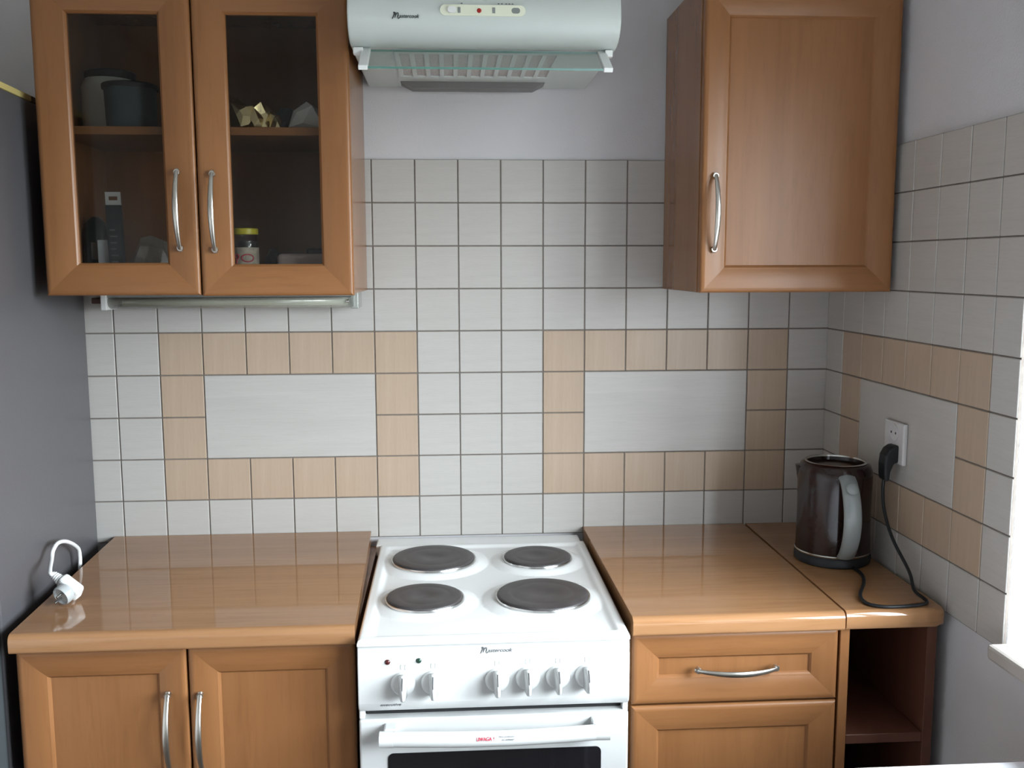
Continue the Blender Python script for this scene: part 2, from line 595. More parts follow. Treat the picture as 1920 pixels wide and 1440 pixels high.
# window in the right wall
win = struct(B().box(S0, S1, -0.41, -0.35, 0.868, 0.93, tf=rwf).box(S0, S1, -0.41, -0.35, WZ1 - 0.06, WZ1, tf=rwf)
             .box(S0, S0 + 0.06, -0.41, -0.35, 0.93, WZ1 - 0.06, tf=rwf).box(S1 - 0.06, S1, -0.41, -0.35, 0.93, WZ1 - 0.06, tf=rwf)
             .box(1.66, 1.76, -0.41, -0.35, 0.93, WZ1 - 0.06, tf=rwf).build('window_1', 'plastic'), 'white window frame in the right wall')
for a, b in ((S0 + 0.06, 1.66), (1.76, S1 - 0.06)):
    B().box(a, b, -0.383, -0.379, 0.93, WZ1 - 0.06, tf=rwf).build('pane', 'winglass', win)
B().box(0.792, S1 + 0.05, -0.348, 0.042, 0.841, 0.868, bev=0.006, tf=rwf).build('window_sill', 'marble', win)


# ------------------------------------------------------------------ cabinet doors and handles
def door(name, x0, x1, z0, z1, yf, fw, parent, glazed=False, th=0.020):
    """framed front: convex mitred frame round a recessed panel (or an open light)"""
    yb = yf + th
    prof = [(0, 0), (0, th - 0.004), (0.0012, th - 0.0015), (0.004, th), (0.010, th), (fw * 0.45, th - 0.0008), (fw * 0.70, th - 0.0030),
            (fw - 0.009, th - 0.0052), (fw - 0.0050, th - 0.0060), (fw - 0.0022, th - 0.0086), (fw, th - 0.0115)]
    sharp_rings = {1, 4, 8, 9, 10}
    if glazed:
        prof += [(fw, 0.0)]
        sharp_rings.add(11)
    b = bmesh.new()
    rings = []
    for d, h in prof:
        y = yb - h
        rings.append([b.verts.new((x0 + d, y, z0 + d)), b.verts.new((x1 - d, y, z0 + d)), b.verts.new((x1 - d, y, z1 - d)), b.verts.new((x0 + d, y, z1 - d))])
    for a, (R0, R1) in enumerate(zip(rings, rings[1:])):
        for k in range(4):
            f = b.faces.new((R0[k], R0[(k + 1) % 4], R1[(k + 1) % 4], R1[k]))
            f.material_index = 1 if k in (0, 2) else 0
            f.smooth = True
    if glazed:
        for k in range(4):
            b.faces.new((rings[-1][k], rings[-1][(k + 1) % 4], rings[0][(k + 1) % 4], rings[0][k]))
    else:
        b.faces.new(rings[-1])
        b.faces.new(rings[0][::-1])
    bmesh.ops.recalc_face_normals(b, faces=b.faces[:])
    for ring_i, R in enumerate(rings):
        for k in range(4):
            e = b.edges.get((R[k], R[(k + 1) % 4]))
            if e and ring_i in sharp_rings:
                e.smooth = False
            if ring_i + 1 < len(rings):
                e = b.edges.get((R[k], rings[ring_i + 1][k]))
                if e:
                    e.smooth = False
    bb = B()
    bb._add(b)
    o = bb.build(name, ['wood_v', 'wood_h'], parent)
    if glazed:
        g = B().box(x0 + fw - 0.001, x1 - fw + 0.001, yb - 0.0075, yb - 0.0035, z0 + fw - 0.001, z1 - fw + 0.001)
        g.build('glass_pane', 'cabglass', o)
    return o


def bow_handle(parent, x, z, yf, length=0.158, vertical=True):
    """slim bow pull: two feet and an arched flat bar"""
    pts, rad = [], []
    n = 18
    for i in range(n + 1):
        t = i / n
        u = (t - 0.5) * length
        out = 0.004 + 0.026 * (math.sin(math.pi * t) ** 0.75)
        pts.append((x, yf - out, z + u) if vertical else (x + u, yf - out, z))
        rad.append(0.0050 + 0.0008 * math.cos(2 * math.pi * (t - 0.5)))
    h = B()
    h.tube(pts, rad, seg=12, flat=(1.0, 0.55), up=(0, -1, 0))
    for s in (-1, 1):
        u = s * (length / 2 - 0.006)
        c = (x, yf - 0.0045, z + u) if vertical else (x + u, yf - 0.0045, z)
        h.lathe([(0, -0.006), (0.0052, -0.006), (0.0058, 0.0045), (0, 0.0045)], *c, seg=14, mtx=Matrix.Rotation(math.pi / 2, 4, 'X'))
    return h.build('handle', 'nickel', parent)


T = 0.016
# glazed wall cabinet
cab = thing('wall_cabinet', 'alder wall cabinet with two glazed doors left of the extractor hood', 'cabinet', (0.287, -0.16, 1.441))
X0, X1, Z0, Z1, YB, YF = -0.010, 0.586, 1.441, 2.045, -0.002, -0.313
b = B()
b.box(X0, X0 + T, YF, YB, Z0, Z1, bev=0.0008, seg=1).box(X1 - T, X1, YF, YB, Z0, Z1, bev=0.0008, seg=1)
b.box(X0 + T, X1 - T, YF, YB, Z0, Z0 + T).box(X0 + T, X1 - T, YF, YB, Z1 - T, Z1)
b.box(X0 + T, X1 - T, YB - 0.006, YB, Z0 + T, Z1 - T)
b.build('carcass', 'carcass', cab)
B().box(X0 + T + 0.001, X1 - T - 0.001, -0.296, YB - 0.007, 1.7555, 1.7715, bev=0.0006, seg=1).build('shelf', 'wood_h', cab)
d1 = door('door', -0.0095, 0.2865, 1.441, 2.041, -0.3345, 0.0635, cab, glazed=True)
d2 = door('door', 0.2895, 0.5870, 1.439, 2.041, -0.3345, 0.0625, cab, glazed=True)
bow_handle(d1, 0.252, 1.606, -0.3345)
bow_handle(d2, 0.319, 1.603, -0.3345)

# solid wall cabinet
cab = thing('wall_cabinet', 'alder wall cabinet with one solid panelled door right of the extractor hood', 'cabinet', (1.49, -0.16, 1.441))
X0, X1 = 1.287, 1.688
b = B()
b.box(X0, X0 + T, YF - 0.003, YB, Z0, 2.062, bev=0.0008, seg=1).box(X1 - T, X1, YF - 0.003, YB, Z0, 2.062, bev=0.0008, seg=1)
b.box(X0 + T, X1 - T, YF - 0.003, YB, Z0, Z0 + T).box(X0 + T, X1 - T, YF - 0.003, YB, 2.062 - T, 2.062)
b.box(X0 + T, X1 - T, YB - 0.006, YB, Z0 + T, 2.062 - T)
b.build('carcass', 'carcass', cab)
d1 = door('door', 1.2885, 1.6905, 1.441, 2.040, -0.339, 0.0555, cab)
bow_handle(d1, 1.3145, 1.602, -0.339)

# left base cabinet
ZW = 0.8245
cab = thing('base_cabinet', 'alder base cabinet with two panelled doors between refrigerator and cooker', 'cabinet', (0.30, -0.29, 0.0))
b = B()
b.box(0.002, 0.002 + T, -0.574, -0.01, 0.0, ZW).box(0.598 - T, 0.598, -0.574, -0.01, 0.0, ZW)
b.box(0.018, 0.582, -0.574, -0.01, 0.10, 0.116).box(0.018, 0.582, -0.574, -0.48, ZW - T, ZW).box(0.018, 0.582, -0.016, -0.01, 0.116, ZW)
b.box(0.018, 0.582, -0.53, -0.514, 0.0, 0.10)
b.build('carcass', 'carcass', cab)
d1 = door('door', 0.0035, 0.2990, 0.112, 0.8215, -0.597, 0.0545, cab)
d2 = door('door', 0.3025, 0.5985, 0.112, 0.8215, -0.597, 0.0545, cab)
bow_handle(d1, 0.2655, 0.661, -0.597)
bow_handle(d2, 0.3225, 0.659, -0.597)

# drawer base cabinet right of the cooker
cab = thing('base_cabinet', 'alder base cabinet with a drawer over a panelled front right of the cooker', 'cabinet', (1.30, -0.29, 0.0))
b = B()
b.box(1.106, 1.106 + T, -0.574, -0.01, 0.0, ZW).box(1.4985 - T, 1.4985, -0.574, -0.01, 0.0, ZW)
b.box(1.122, 1.4825, -0.574, -0.01, 0.10, 0.116).box(1.122, 1.4825, -0.574, -0.48, ZW - T, ZW).box(1.122, 1.4825, -0.016, -0.01, 0.116, ZW)
b.box(1.122, 1.4825, -0.53, -0.514, 0.0, 0.10)
b.build('carcass', 'carcass', cab)
d1 = door('drawer', 1.1075, 1.4975, 0.6845, 0.8220, -0.598, 0.0530, cab)
bow_handle(d1, 1.304, 0.751, -0.598, vertical=False)
door('drawer', 1.1075, 1.4975, 0.400, 0.6810, -0.598, 0.0540, cab)
door('drawer', 1.1075, 1.4975, 0.112, 0.3965, -0.598, 0.0540, cab)

# open shelf unit beside the right wall
shu = thing('shelf_unit', 'narrow open alder shelf unit against the right wall under the kettle', 'shelf', (1.60, -0.29, 0.0))
B().box(1.5010, 1.5190, -0.598, -0.012, 0.0, ZW, bev=0.001, seg=1).build('side_panel', 'wood_v', shu)
B().box(1.6690, 1.6880, -0.598, -0.012, 0.0, ZW, bev=0.001, seg=1).build('side_panel', 'wood_shaded', shu)
B().box(1.5190, 1.6690, -0.018, -0.012, 0.0, ZW).build('back_panel', 'wood_shaded', shu)
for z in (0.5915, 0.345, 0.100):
    B().box(1.5195, 1.6685, -0.596, -0.019, z, z + 0.0185, bev=0.001, seg=1).build('shelf', 'wood_shaded', shu)


# worktops: postformed rounded front edge, ends may run a touch out of square
def worktop(label, xl, xr, yf, round_right=False):
    zb, zt = 0.8255, 0.8605
    prof = [(-0.003, zb), (-0.003, zt)]
    R = 0.013
    for k in range(9):
        a = math.pi / 2 * k / 8
        prof.append((yf + R - R * math.sin(a), zt - R + R * math.cos(a)))
    R2 = 0.006
    for k in range(5):
        a = math.pi / 2 * k / 4
        prof.append((yf + R2 - R2 * math.cos(a), zb + R2 - R2 * math.sin(a)))
    o = B()
    if round_right:
        # plan with a rounded outer corner
        rc = 0.026
        plan = [(xl, -0.003), (xl, yf), (xr - rc, yf)]
        for k in range(1, 9):
            a = math.pi / 2 * k / 8
            plan.append((xr - rc + rc * math.sin(a), yf + rc - rc * math.cos(a)))
        plan.append((xr - 0.008, -0.003))
        bb = bmesh.new()
        rows = [(0.004, zb), (0.0, zb + 0.005), (0.0, zt - 0.012), (0.0012, zt - 0.0065), (0.0045, zt - 0.0018), (0.010, zt)]
        cx_, cy_ = (xl + xr) / 2, yf / 2
        rings = []
        for ins, z in rows:
            ring = []
            for k, (x, y) in enumerate(plan):
                yy = y + ins if y < -0.05 else y
                xx = x - ins if (x > xr - rc + 0.001 and y < -0.05) else x
                if xx > xr - ins:
                    xx = xr - ins
                ring.append(bb.verts.new((xx, yy, z)))
            rings.append(ring)
        n = len(plan)
        for R0, R1 in zip(rings, rings[1:]):
            for k in range(n):
                bb.faces.new((R0[k], R0[(k + 1) % n], R1[(k + 1) % n], R1[k])).smooth = True
        bb.faces.new(rings[-1])
        bb.faces.new(rings[0][::-1])
        bmesh.ops.recalc_face_normals(bb, faces=bb.faces[:])
        for e in bb.edges:
            if len(e.link_faces) == 2 and e.link_faces[0].normal.angle(e.link_faces[1].normal, 0) > 0.7:
                e.smooth = False
        o._add(bb)
    else:
        fx = lambda pr: (lambda p: pr[0] + (pr[1] - pr[0]) * (p[0] / yf))
        o.prism(prof, 'x', fx(xl), fx(xr), smooth=True)
    return tag(o.build('worktop', 'worktop'), label, 'worktop')


worktop('alder laminate worktop left of the cooker with a white plug lying on it', (-0.0215, 0.0030), (0.5830, 0.6025), -0.6205)
worktop('empty alder laminate worktop right of the cooker above the drawer', (1.0985, 1.1045), (1.4985, 1.5000), -0.6195)
worktop('narrow alder laminate worktop with a rounded corner, under the kettle', 1.5045, 1.7015, -0.6150, True)

# ------------------------------------------------------------------ cooker
ck = thing('cooker', 'white freestanding electric cooker with four dark hotplates and six knobs', 'cooker', (0.851, -0.33, 0.0))
CXL, CXR, CF = 0.6085, 1.0935, -0.640
b = B()
b.box(CXL + 0.004, CXR - 0.004, -0.600, -0.030, 0.03, 0.830, bev=0.003)
for x in (CXL + 0.04, CXR - 0.04):
    for y in (-0.55, -0.08):
        b.lathe([(0, 0), (0.018, 0), (0.015, 0.03), (0, 0.03)], x, y, 0.0, seg=16)
b.build('body', 'enamel', ck)
B().box(CXL + 0.012, CXR - 0.012, -0.618, -0.601, 0.690, 0.716).build('gap_shade', 'dark', ck)  # black strip painting in the shade of the gap between panel and oven door
B().box(CXL, CXL + 0.010, -0.634, -0.601, 0.692, 0.712, bev=0.002).build('corner_tab', 'plastic', ck)
B().box(CXR - 0.010, CXR, -0.634, -0.601, 0.692, 0.712, bev=0.002).build('corner_tab', 'plastic', ck)

burners = [(0.7365, -0.197, 0.0920), (0.9680, -0.203, 0.0755), (0.7225, -0.449, 0.0760), (0.9560, -0.450, 0.0920)]
HB, HF = -0.066, -0.6475


def sstep(a, b_, x):
    t = max(0.0, min(1.0, (x - a) / (b_ - a)))
    return t * t * (3 - 2 * t)


def hob_z(x, y):
    d = min(x - CXL, CXR - x, HB - y, y - HF)
    z = 0.8395 + 0.0050 * (1 - sstep(0.016, 0.030, d))
    if d < 0.006:
        z -= 0.006 * (1 - math.sqrt(max(0, 1 - ((0.006 - d) / 0.006) ** 2)))
    for bx, by, br in burners:
        r = math.hypot(x - bx, y - by)
        h = 0.0065 * (1 - sstep(br + 0.002, br + 0.036, r))
        if d > 0.012:
            z = max(z, 0.8395 + h) if h > 0.0008 else z
    return z


bb = bmesh.new()
nx, ny = 150, 170
xs = [CXL + (CXR - CXL) * i / nx for i in range(nx + 1)]
ys = [HF + (HB - HF) * j / ny for j in range(ny + 1)]
xs = sorted(set(xs + [CXL + 0.0015, CXR - 0.0015, CXL + 0.0045, CXR - 0.0045]))
ys = sorted(set(ys + [HF + 0.0015, HF + 0.0045, HB - 0.0015, HB - 0.0045]))
g = [[bb.verts.new((x, y, hob_z(x, y))) for x in xs] for y in ys]
for j in range(len(ys) - 1):
    for i in range(len(xs) - 1):
        bb.faces.new((g[j][i], g[j][i + 1], g[j + 1][i + 1], g[j + 1][i])).smooth = True
rim = [g[0][i] for i in range(len(xs))] + [g[j][-1] for j in range(1, len(ys))] + [g[-1][i] for i in range(len(xs) - 2, -1, -1)] + [g[j][0] for j in range(len(ys) - 2, 0, -1)]
low = [bb.verts.new((v.co.x, v.co.y, 0.8335)) for v in rim]
n = len(rim)
for k in range(n):
    bb.faces.new((rim[k], low[k], low[(k + 1) % n], rim[(k + 1) % n]))
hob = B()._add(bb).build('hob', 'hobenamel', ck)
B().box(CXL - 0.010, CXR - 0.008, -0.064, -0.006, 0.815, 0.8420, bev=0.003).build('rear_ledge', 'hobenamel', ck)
for bx, by, br in burners:
    zb = 0.8455
    p = B().lathe([(0, 0.0068), (0.016, 0.0068), (0.021, 0.0082), (br * 0.62, 0.0088), (br * 0.66, 0.0083), (br * 0.70, 0.0088), (br - 0.006, 0.0088),
                   (br - 0.0025, 0.0078), (br - 0.001, 0.0055), (br - 0.001, 0.0)], bx, by, zb, seg=72, sharp=1.2).build('hotplate', 'plate', ck)
    B().lathe([(br - 0.0006, 0.0050), (br + 0.0014, 0.0052), (br + 0.0020, 0.0035), (br + 0.0022, -0.0005), (br + 0.0048, -0.0012)], bx, by, zb, seg=72).build('rim', 'steel', p)

# control panel: rolled top, shallow step, tucked-under lower edge
prof = [(-0.602, 0.8335), (-0.634, 0.8335), (-0.6385, 0.8310), (-0.6405, 0.8260), (-0.6415, 0.8165), (-0.6415, 0.8078), (-0.6430, 0.8066), (-0.6440, 0.80),
        (-0.6440, 0.726), (-0.6420, 0.716), (-0.6365, 0.7095), (-0.628, 0.7085), (-0.602, 0.7085)]
b = B().prism(prof, 'x', CXL - 0.0005, CXR + 0.0005, smooth=True)
panel = b.build('control_panel', 'enamel', ck)
md = panel.modifiers.new('bevel', 'BEVEL')
md.width = 0.005
md.segments = 3
md.limit_method = 'ANGLE'
md.angle_limit = math.radians(60)
PFY = -0.6440
for i, (kx, kz) in enumerate(((0.6880, 0.7620), (0.7415, 0.7630), (0.8550, 0.7640), (0.9100, 0.7655), (0.9640, 0.7660), (1.0165, 0.7665))):
    kb = B()
    RX = Matrix.Rotation(math.pi / 2, 4, 'X')
    kb.lathe([(0, 0), (0.0215, 0), (0.0215, 0.004), (0.0200, 0.0075), (0.0165, 0.0095), (0, 0.0100)], kx, PFY, kz, seg=40, mtx=RX)
    # the grip: a fin that swells from the top and ends in a point at the bottom
    fin = [(0.0, 0.0205), (0.0130, 0.0190), (0.0235, 0.0120), (0.0285, 0.0020), (0.0290, -0.0080), (0.0255, -0.0170), (0.0180, -0.0232), (0.0, -0.0215)]
    fb = bmesh.new()
    L_, R_ = [], []
    for o_, h_ in fin:
        w_ = 0.0085 - 0.0055 * (o_ / 0.029) - (0.0012 if h_ < -0.015 else 0)
        L_.append(fb.verts.new((kx - w_, PFY - 0.008 - o_, kz + h_)))
        R_.append(fb.verts.new((kx + w_, PFY - 0.008 - o_, kz + h_)))
    m_ = len(fin)
    for k in range(m_):
        fb.faces.new((L_[k], L_[(k + 1) % m_], R_[(k + 1) % m_], R_[k]))
    fb.faces.new(L_[::-1])
    fb.faces.new(R_)
    bmesh.ops.recalc_face_normals(fb, faces=fb.faces[:])
    bmesh.ops.bevel(fb, geom=fb.edges[:], offset=0.0012, segments=2, affect='EDGES', clamp_overlap=True)
    for f in fb.faces:
        f.smooth = True
    kb._add(fb)
    knob = kb.build('knob', 'knobw', ck)
    # the grey pointer line follows the front of the fin
    B().tube([(kx, PFY - 0.0225, kz + 0.0186), (kx, PFY - 0.0320, kz + 0.0122), (kx, PFY - 0.0368, kz + 0.0025)], 0.0011, seg=6).build('pointer_line', 'greyprint', knob)
    # the pale printed symbol above the knob
    s_ = 0.0042
    sy = PFY - 0.0002
    pr = B()
    zc = kz + 0.0300
    for x0, x1, z0, z1 in ((-s_, s_, s_ - 0.0008, s_), (-s_, s_, -s_, -s_ + 0.0008), (-s_, -s_ + 0.0008, -s_, s_), (s_ - 0.0008, s_, -s_, s_)):
        pr.box(kx + x0, kx + x1, sy - 0.0003, sy + 0.0003, zc + z0, zc + z1)
    pr.box(kx - 0.0008, kx + 0.0008, sy - 0.0003, sy + 0.0003, zc - 0.0085, zc - 0.0069)
    pr.build('printed_symbol', 'lightprint', panel)['kind'] = 'stuff'
for lx, lz, m_ in ((0.6610, 0.8020, 'darkred'), (0.7160, 0.8030, 'darkgreen')):
    B().lathe([(0, 0.0028), (0.0030, 0.0024), (0.0046, 0.0008), (0.0050, 0.0)], lx, -0.6438, lz, seg=24, mtx=Matrix.Rotation(math.pi / 2, 4, 'X')).build('indicator_light', m_, panel)


def logo(parent, x, y, z, h, width, m_, pitch=0.0):
    """swash initial and slanted small letters"""
    R = Matrix.Rotation(pitch, 3, 'X')
    P = lambda u, v: Vector((x, y, z)) + R @ Vector((u, 0, v))
    k = h / 0.011
    st = [(-0.0006, -0.0022), (0.0010, 0.0), (0.0030, 0.0050), (0.0046, 0.0092), (0.0030, 0.0100), (0.0018, 0.0090), (0.0040, 0.0098), (0.0062, 0.0088), (0.0056, 0.0045),
          (0.0044, 0.0), (0.0066, 0.0050), (0.0098, 0.0092), (0.0116, 0.0088), (0.0110, 0.0045), (0.0100, 0.0006), (0.0112, -0.0018), (0.0136, 0.0004)]
    s = B().tube([P(u * k, v * k) for u, v in st], [0.00085 * k * (0.7 + 0.6 * abs(math.sin(i * 1.3))) for i in range(len(st))], seg=6, flat=(1, 0.3), up=(0, -1, 0))
    s.build('lettering', m_, parent)
    p = P(0.0130 * k, 0.0)
    text('astercook', 'lettering', 0.0098 * k, p, m_, parent, shear=0.35, width=width - 0.0130 * k, pitch=pitch, bold=0.00010)


logo(panel, 0.8260, -0.6418, 0.8145, 0.0105, 0.057, 'greyprint')
text('executive', 'lettering', 0.0075, (0.6470, -0.6431, 0.7205), 'greyprint', panel, shear=0.4, width=0.037, pitch=0.25, bold=0.00008)

# oven door
dr = B()
dr.box(CXL, CXR, -0.641, -0.605, 0.115, 0.6945, bev=0.004, seg=3)
odoor = dr.build('oven_door', 'enamel', ck)


def rrect(x0, x1, z0, z1, r, n=6):
    pts = []
    for cx_, cz_, a0 in ((x1 - r, z1 - r, 0), (x0 + r, z1 - r, 90), (x0 + r, z0 + r, 180), (x1 - r, z0 + r, 270)):
        for k in range(n + 1):
            a = math.radians(a0 + 90 * k / n)
            pts.append((cx_ + r * math.cos(a), cz_ + r * math.sin(a)))
    return pts


B().prism(rrect(0.6585, 1.0435, 0.20, 0.6300, 0.010), 'y', -0.6425, -0.638).build('oven_window', 'ovenglass', odoor)
hd = B()
n = 20
hp = []
for i in range(n + 1):
    t = i / n
    hp.append((0.6715 + 0.355 * t, -0.676 - 0.008 * math.sin(math.pi * t), 0.6745 - 0.001 * math.sin(math.pi * t)))
hd.tube(hp, 0.0150, seg=20, flat=(0.92, 0.85), up=(0, -1, 0))
handle = hd.build('handle', 'knobw', odoor)
for xa, xb, xp in ((0.6470, 0.6712, 0.6655), (1.0268, 1.0530, 1.0360)):
    e = B().tube([(xa, -0.6755, 0.6745), (xb, -0.6765, 0.6745)], 0.0153, seg=24, flat=(0.92, 0.85), up=(0, -1, 0))
    e.box(xp - 0.012, xp + 0.012, -0.668, -0.640, 0.6660, 0.6880, bev=0.003)
    e.build('end_cap', 'knobw', handle)
text('UWAGA', 'warning_print', 0.0088, (0.8165, -0.6972, 0.6765), 'redprint', handle, pitch=-0.40, width=0.0265, bold=0.00012)
text('!', 'warning_print', 0.0085, (0.8460, -0.6972, 0.6765), 'redprint', handle, pitch=-0.40)
text('Nie przenosić', 'warning_print', 0.0042, (0.8560, -0.6962, 0.6815), 'greyprint', handle, pitch=-0.45, width=0.029)
text('za uchwyt', 'warning_print', 0.0042, (0.8600, -0.6973, 0.6763), 'greyprint', handle, pitch=-0.30, width=0.022)
B().box(CXL, CXR, -0.632, -0.605, 0.035, 0.110, bev=0.003).build('plinth_drawer', 'enamel', ck)

# ------------------------------------------------------------------ extractor hood
hd_ = thing('extractor_hood', 'white curved extractor hood with a glass visor over the cooker', 'extractor hood', (0.848, -0.2, 1.903))
HX0, HX1 = 0.5985, 1.0985
prof = [(-0.001, 1.9035), (-0.405, 1.9035), (-0.418, 1.9045), (-0.434, 1.9090), (-0.447, 1.9165), (-0.457, 1.9270), (-0.4625, 1.9390), (-0.464, 1.9500),
        (-0.462, 1.9640), (-0.457, 1.9790), (-0.448, 1.9960), (-0.434, 2.0160), (-0.414, 2.0370), (-0.390, 2.0500), (-0.001, 2.0500)]
shell = B().prism(prof, 'x', HX0, HX1, smooth=True).build('hood_shell', 'hoodw', hd_)
md = shell.modifiers.new('bevel', 'BEVEL')
md.width = 0.003
md.segments = 2
md.limit_method = 'ANGLE'
md.angle_limit = math.radians(60)
gr = B().box(0.680, 0.998, -0.385, -0.135, 1.9015, 1.9040).build('filter_grille', 'slotgrey', hd_)
B().box(0.678, 1.000, -0.392, -0.374, 1.8985, 1.9030).build('rail', 'hoodw', gr)
B().box(0.678, 1.000, -0.152, -0.130, 1.8985, 1.9030).build('rail', 'hoodw', gr)
for k in range(12):
    xx = 0.6815 + (0.995 - 0.6815) * k / 11
    B().box(xx - 0.0045, xx + 0.0045, -0.375, -0.151, 1.8990, 1.9020).build('slat', 'hoodw', gr)
lc = B()
lb = bmesh.new()
top = [(0.674, -0.075), (0.997, -0.075), (0.997, -0.020), (0.674, -0.020)]
bot = [(0.700, -0.072), (0.972, -0.072), (0.972, -0.022), (0.700, -0.022)]
tv = [lb.verts.new((x, y, 1.9036)) for x, y in top]
bv = [lb.verts.new((x, y, 1.8905)) for x, y in bot]
for k in range(4):
    lb.faces.new((tv[k], tv[(k + 1) % 4], bv[(k + 1) % 4], bv[k]))
lb.faces.new(bv[::-1])
lb.faces.new(tv)
bmesh.ops.recalc_face_normals(lb, faces=lb.faces[:])
lc._add(lb)
lc.build('lamp_cover', 'smoke', hd_)
# glass visor: tilts down and forward from the front lip
va, vb = Vector((0, -0.398, 1.8990)), Vector((0, -0.478, 1.8525))
vd = (vb - va).normalized()
vn = Vector((0, -vd.z, vd.y))


def visor(v):
    return Vector((v.x, va.y, va.z)) + vd * v.y + vn * v.z


vl = (vb - va).length
vis = B().box(0.6330, 1.0660, 0.0, vl, -0.002, 0.002, tf=visor)
for f in vis.bm.faces:
    f.normal_update()
    if abs(f.normal.dot(vn)) < 0.5:
        f.material_index = 1
vis = vis.build('glass_visor', ['visorglass', 'visoredge'], hd_)
for x0, x1, px in ((0.6180, 0.6350, 0.6030), (1.0640, 1.0810, 1.0920)):
    br_ = B().box(x0, x1, -0.002, vl + 0.002, -0.0045, 0.0045, bev=0.0015, tf=visor)
    br_.box(min(x0, px) if px < x0 else x1 - 0.004, max(x1, px) if px > x1 else x0 + 0.004, -0.412, -0.396, 1.8895, 1.9025, bev=0.002)
    br_.build('bracket', 'plastic', hd_)
# control strip on the front of the shell
DZ = -0.0078
cs = B().prism(rrect(0.7660, 0.9215, 1.9555 + DZ, 1.9745 + DZ, 0.0094), 'y', -0.4655, -0.455).build('control_strip', 'creamp', hd_)
B().prism(rrect(0.7760, 0.9120, 1.9598 + DZ, 1.9702 + DZ, 0.0050), 'y', -0.4660, -0.460).build('slide_track', 'creamp', cs)
B().prism(rrect(0.7800, 0.7960, 1.9595 + DZ, 1.9705 + DZ, 0.0050), 'y', -0.4700, -0.460).build('slider', 'plastic', cs)
B().prism(rrect(0.8960, 0.9115, 1.9600 + DZ, 1.9700 + DZ, 0.0048), 'y', -0.4664, -0.460).build('slide_well', 'kettlegrey', cs)
for xx in (0.8610, 0.7980):
    B().box(xx, xx + 0.0052, -0.4668, -0.460, 1.9600 + DZ, 1.9700 + DZ).build('slide_stop', 'kettlegrey', cs)
B().lathe([(0, 0.0032), (0.0030, 0.0026), (0.0042, 0.0008), (0.0044, 0)], 0.8370, -0.4655, 1.9645 + DZ, seg=20, mtx=Matrix.Rotation(math.pi / 2, 4, 'X')).build('indicator_light', 'redlamp', cs)
tk = B()
for x in (0.8040, 0.8710, 0.8770, 0.8850, 0.8905, 0.8965):
    tk.box(x, x + 0.0030, -0.4636, -0.4620, 1.9768 + DZ, 1.9782 + DZ)
tk.build('printed_marks', 'greyprint', hd_)['kind'] = 'stuff'
logo(hd_, 0.6800, -0.4648, 1.9425, 0.0105, 0.049, 'darkprint', pitch=0.02)

# ------------------------------------------------------------------ refrigerator
fr = thing('refrigerator', 'tall grey refrigerator side standing left of the worktop', 'refrigerator', (-0.35, -0.30, 0.0))
FA = math.radians(3.4)


def fdg(v):
    x, y = v.x + 0.061, v.y + 0.006
    return Vector((-0.061 + x * math.cos(FA) - y * math.sin(FA), -0.006 - 0.0 + x * math.sin(FA) + y * math.cos(FA), v.z))


B().box(-0.645, -0.061, -0.574, -0.006, 0.03, 1.822, bev=0.003, tf=fdg).build('cabinet_body', 'fridge', fr)
B().box(-0.645, -0.061, -0.639, -0.581, 0.05, 1.822, bev=0.006, tf=fdg).build('door', 'fridgedoor', fr)
B().box(-0.635, -0.069, -0.582, -0.573, 0.05, 1.816, tf=fdg).build('door_seal', 'kettlegrey', fr)
B().box(-0.648, -0.060, -0.634, -0.262, 1.8222, 1.8345, bev=0.002, tf=fdg).build('top_panel', 'yellowed', fr)
B().box(-0.648, -0.060, -0.262, -0.010, 1.8222, 1.8345, bev=0.002, tf=fdg).build('rear_top_panel', 'brown', fr)
for x in (-0.60, -0.10):
    for y in (-0.50, -0.06):
        B().lathe([(0, 0), (0.02, 0), (0.018, 0.031), (0, 0.031)], x, y, 0, seg=16).build('foot', 'black', fr)

# ------------------------------------------------------------------ kettle with its cord plugged into the wall
KX, KY, KZ = 1.6040, -0.2980, 0.8606
ke = thing('kettle', 'dark brown electric kettle with a grey handle in the corner worktop', 'kettle', (KX, KY, KZ))
B().lathe([(0, 0), (0.076, 0), (0.0795, 0.003), (0.0795, 0.016), (0.076, 0.021), (0, 0.021)], KX, KY, KZ, seg=56).build('power_base', 'black', ke)
B().lathe([(0.074, 0.0215), (0.0785, 0.0220), (0.0795, 0.0245), (0.0780, 0.0265)], KX, KY, KZ, seg=56).build('base_ring', 'steel', ke)
body = B().lathe([(0.070, 0.022), (0.0775, 0.025), (0.0778, 0.034), (0.0770, 0.060), (0.0765, 0.110), (0.0770, 0.160), (0.0775, 0.185), (0.0765, 0.200), (0.0720, 0.2115), (0.0640, 0.2175),
                  (0.0600, 0.2165), (0.0580, 0.206), (0.0300, 0.203), (0.0, 0.203)], KX, KY, KZ, seg=64, sharp=1.0)
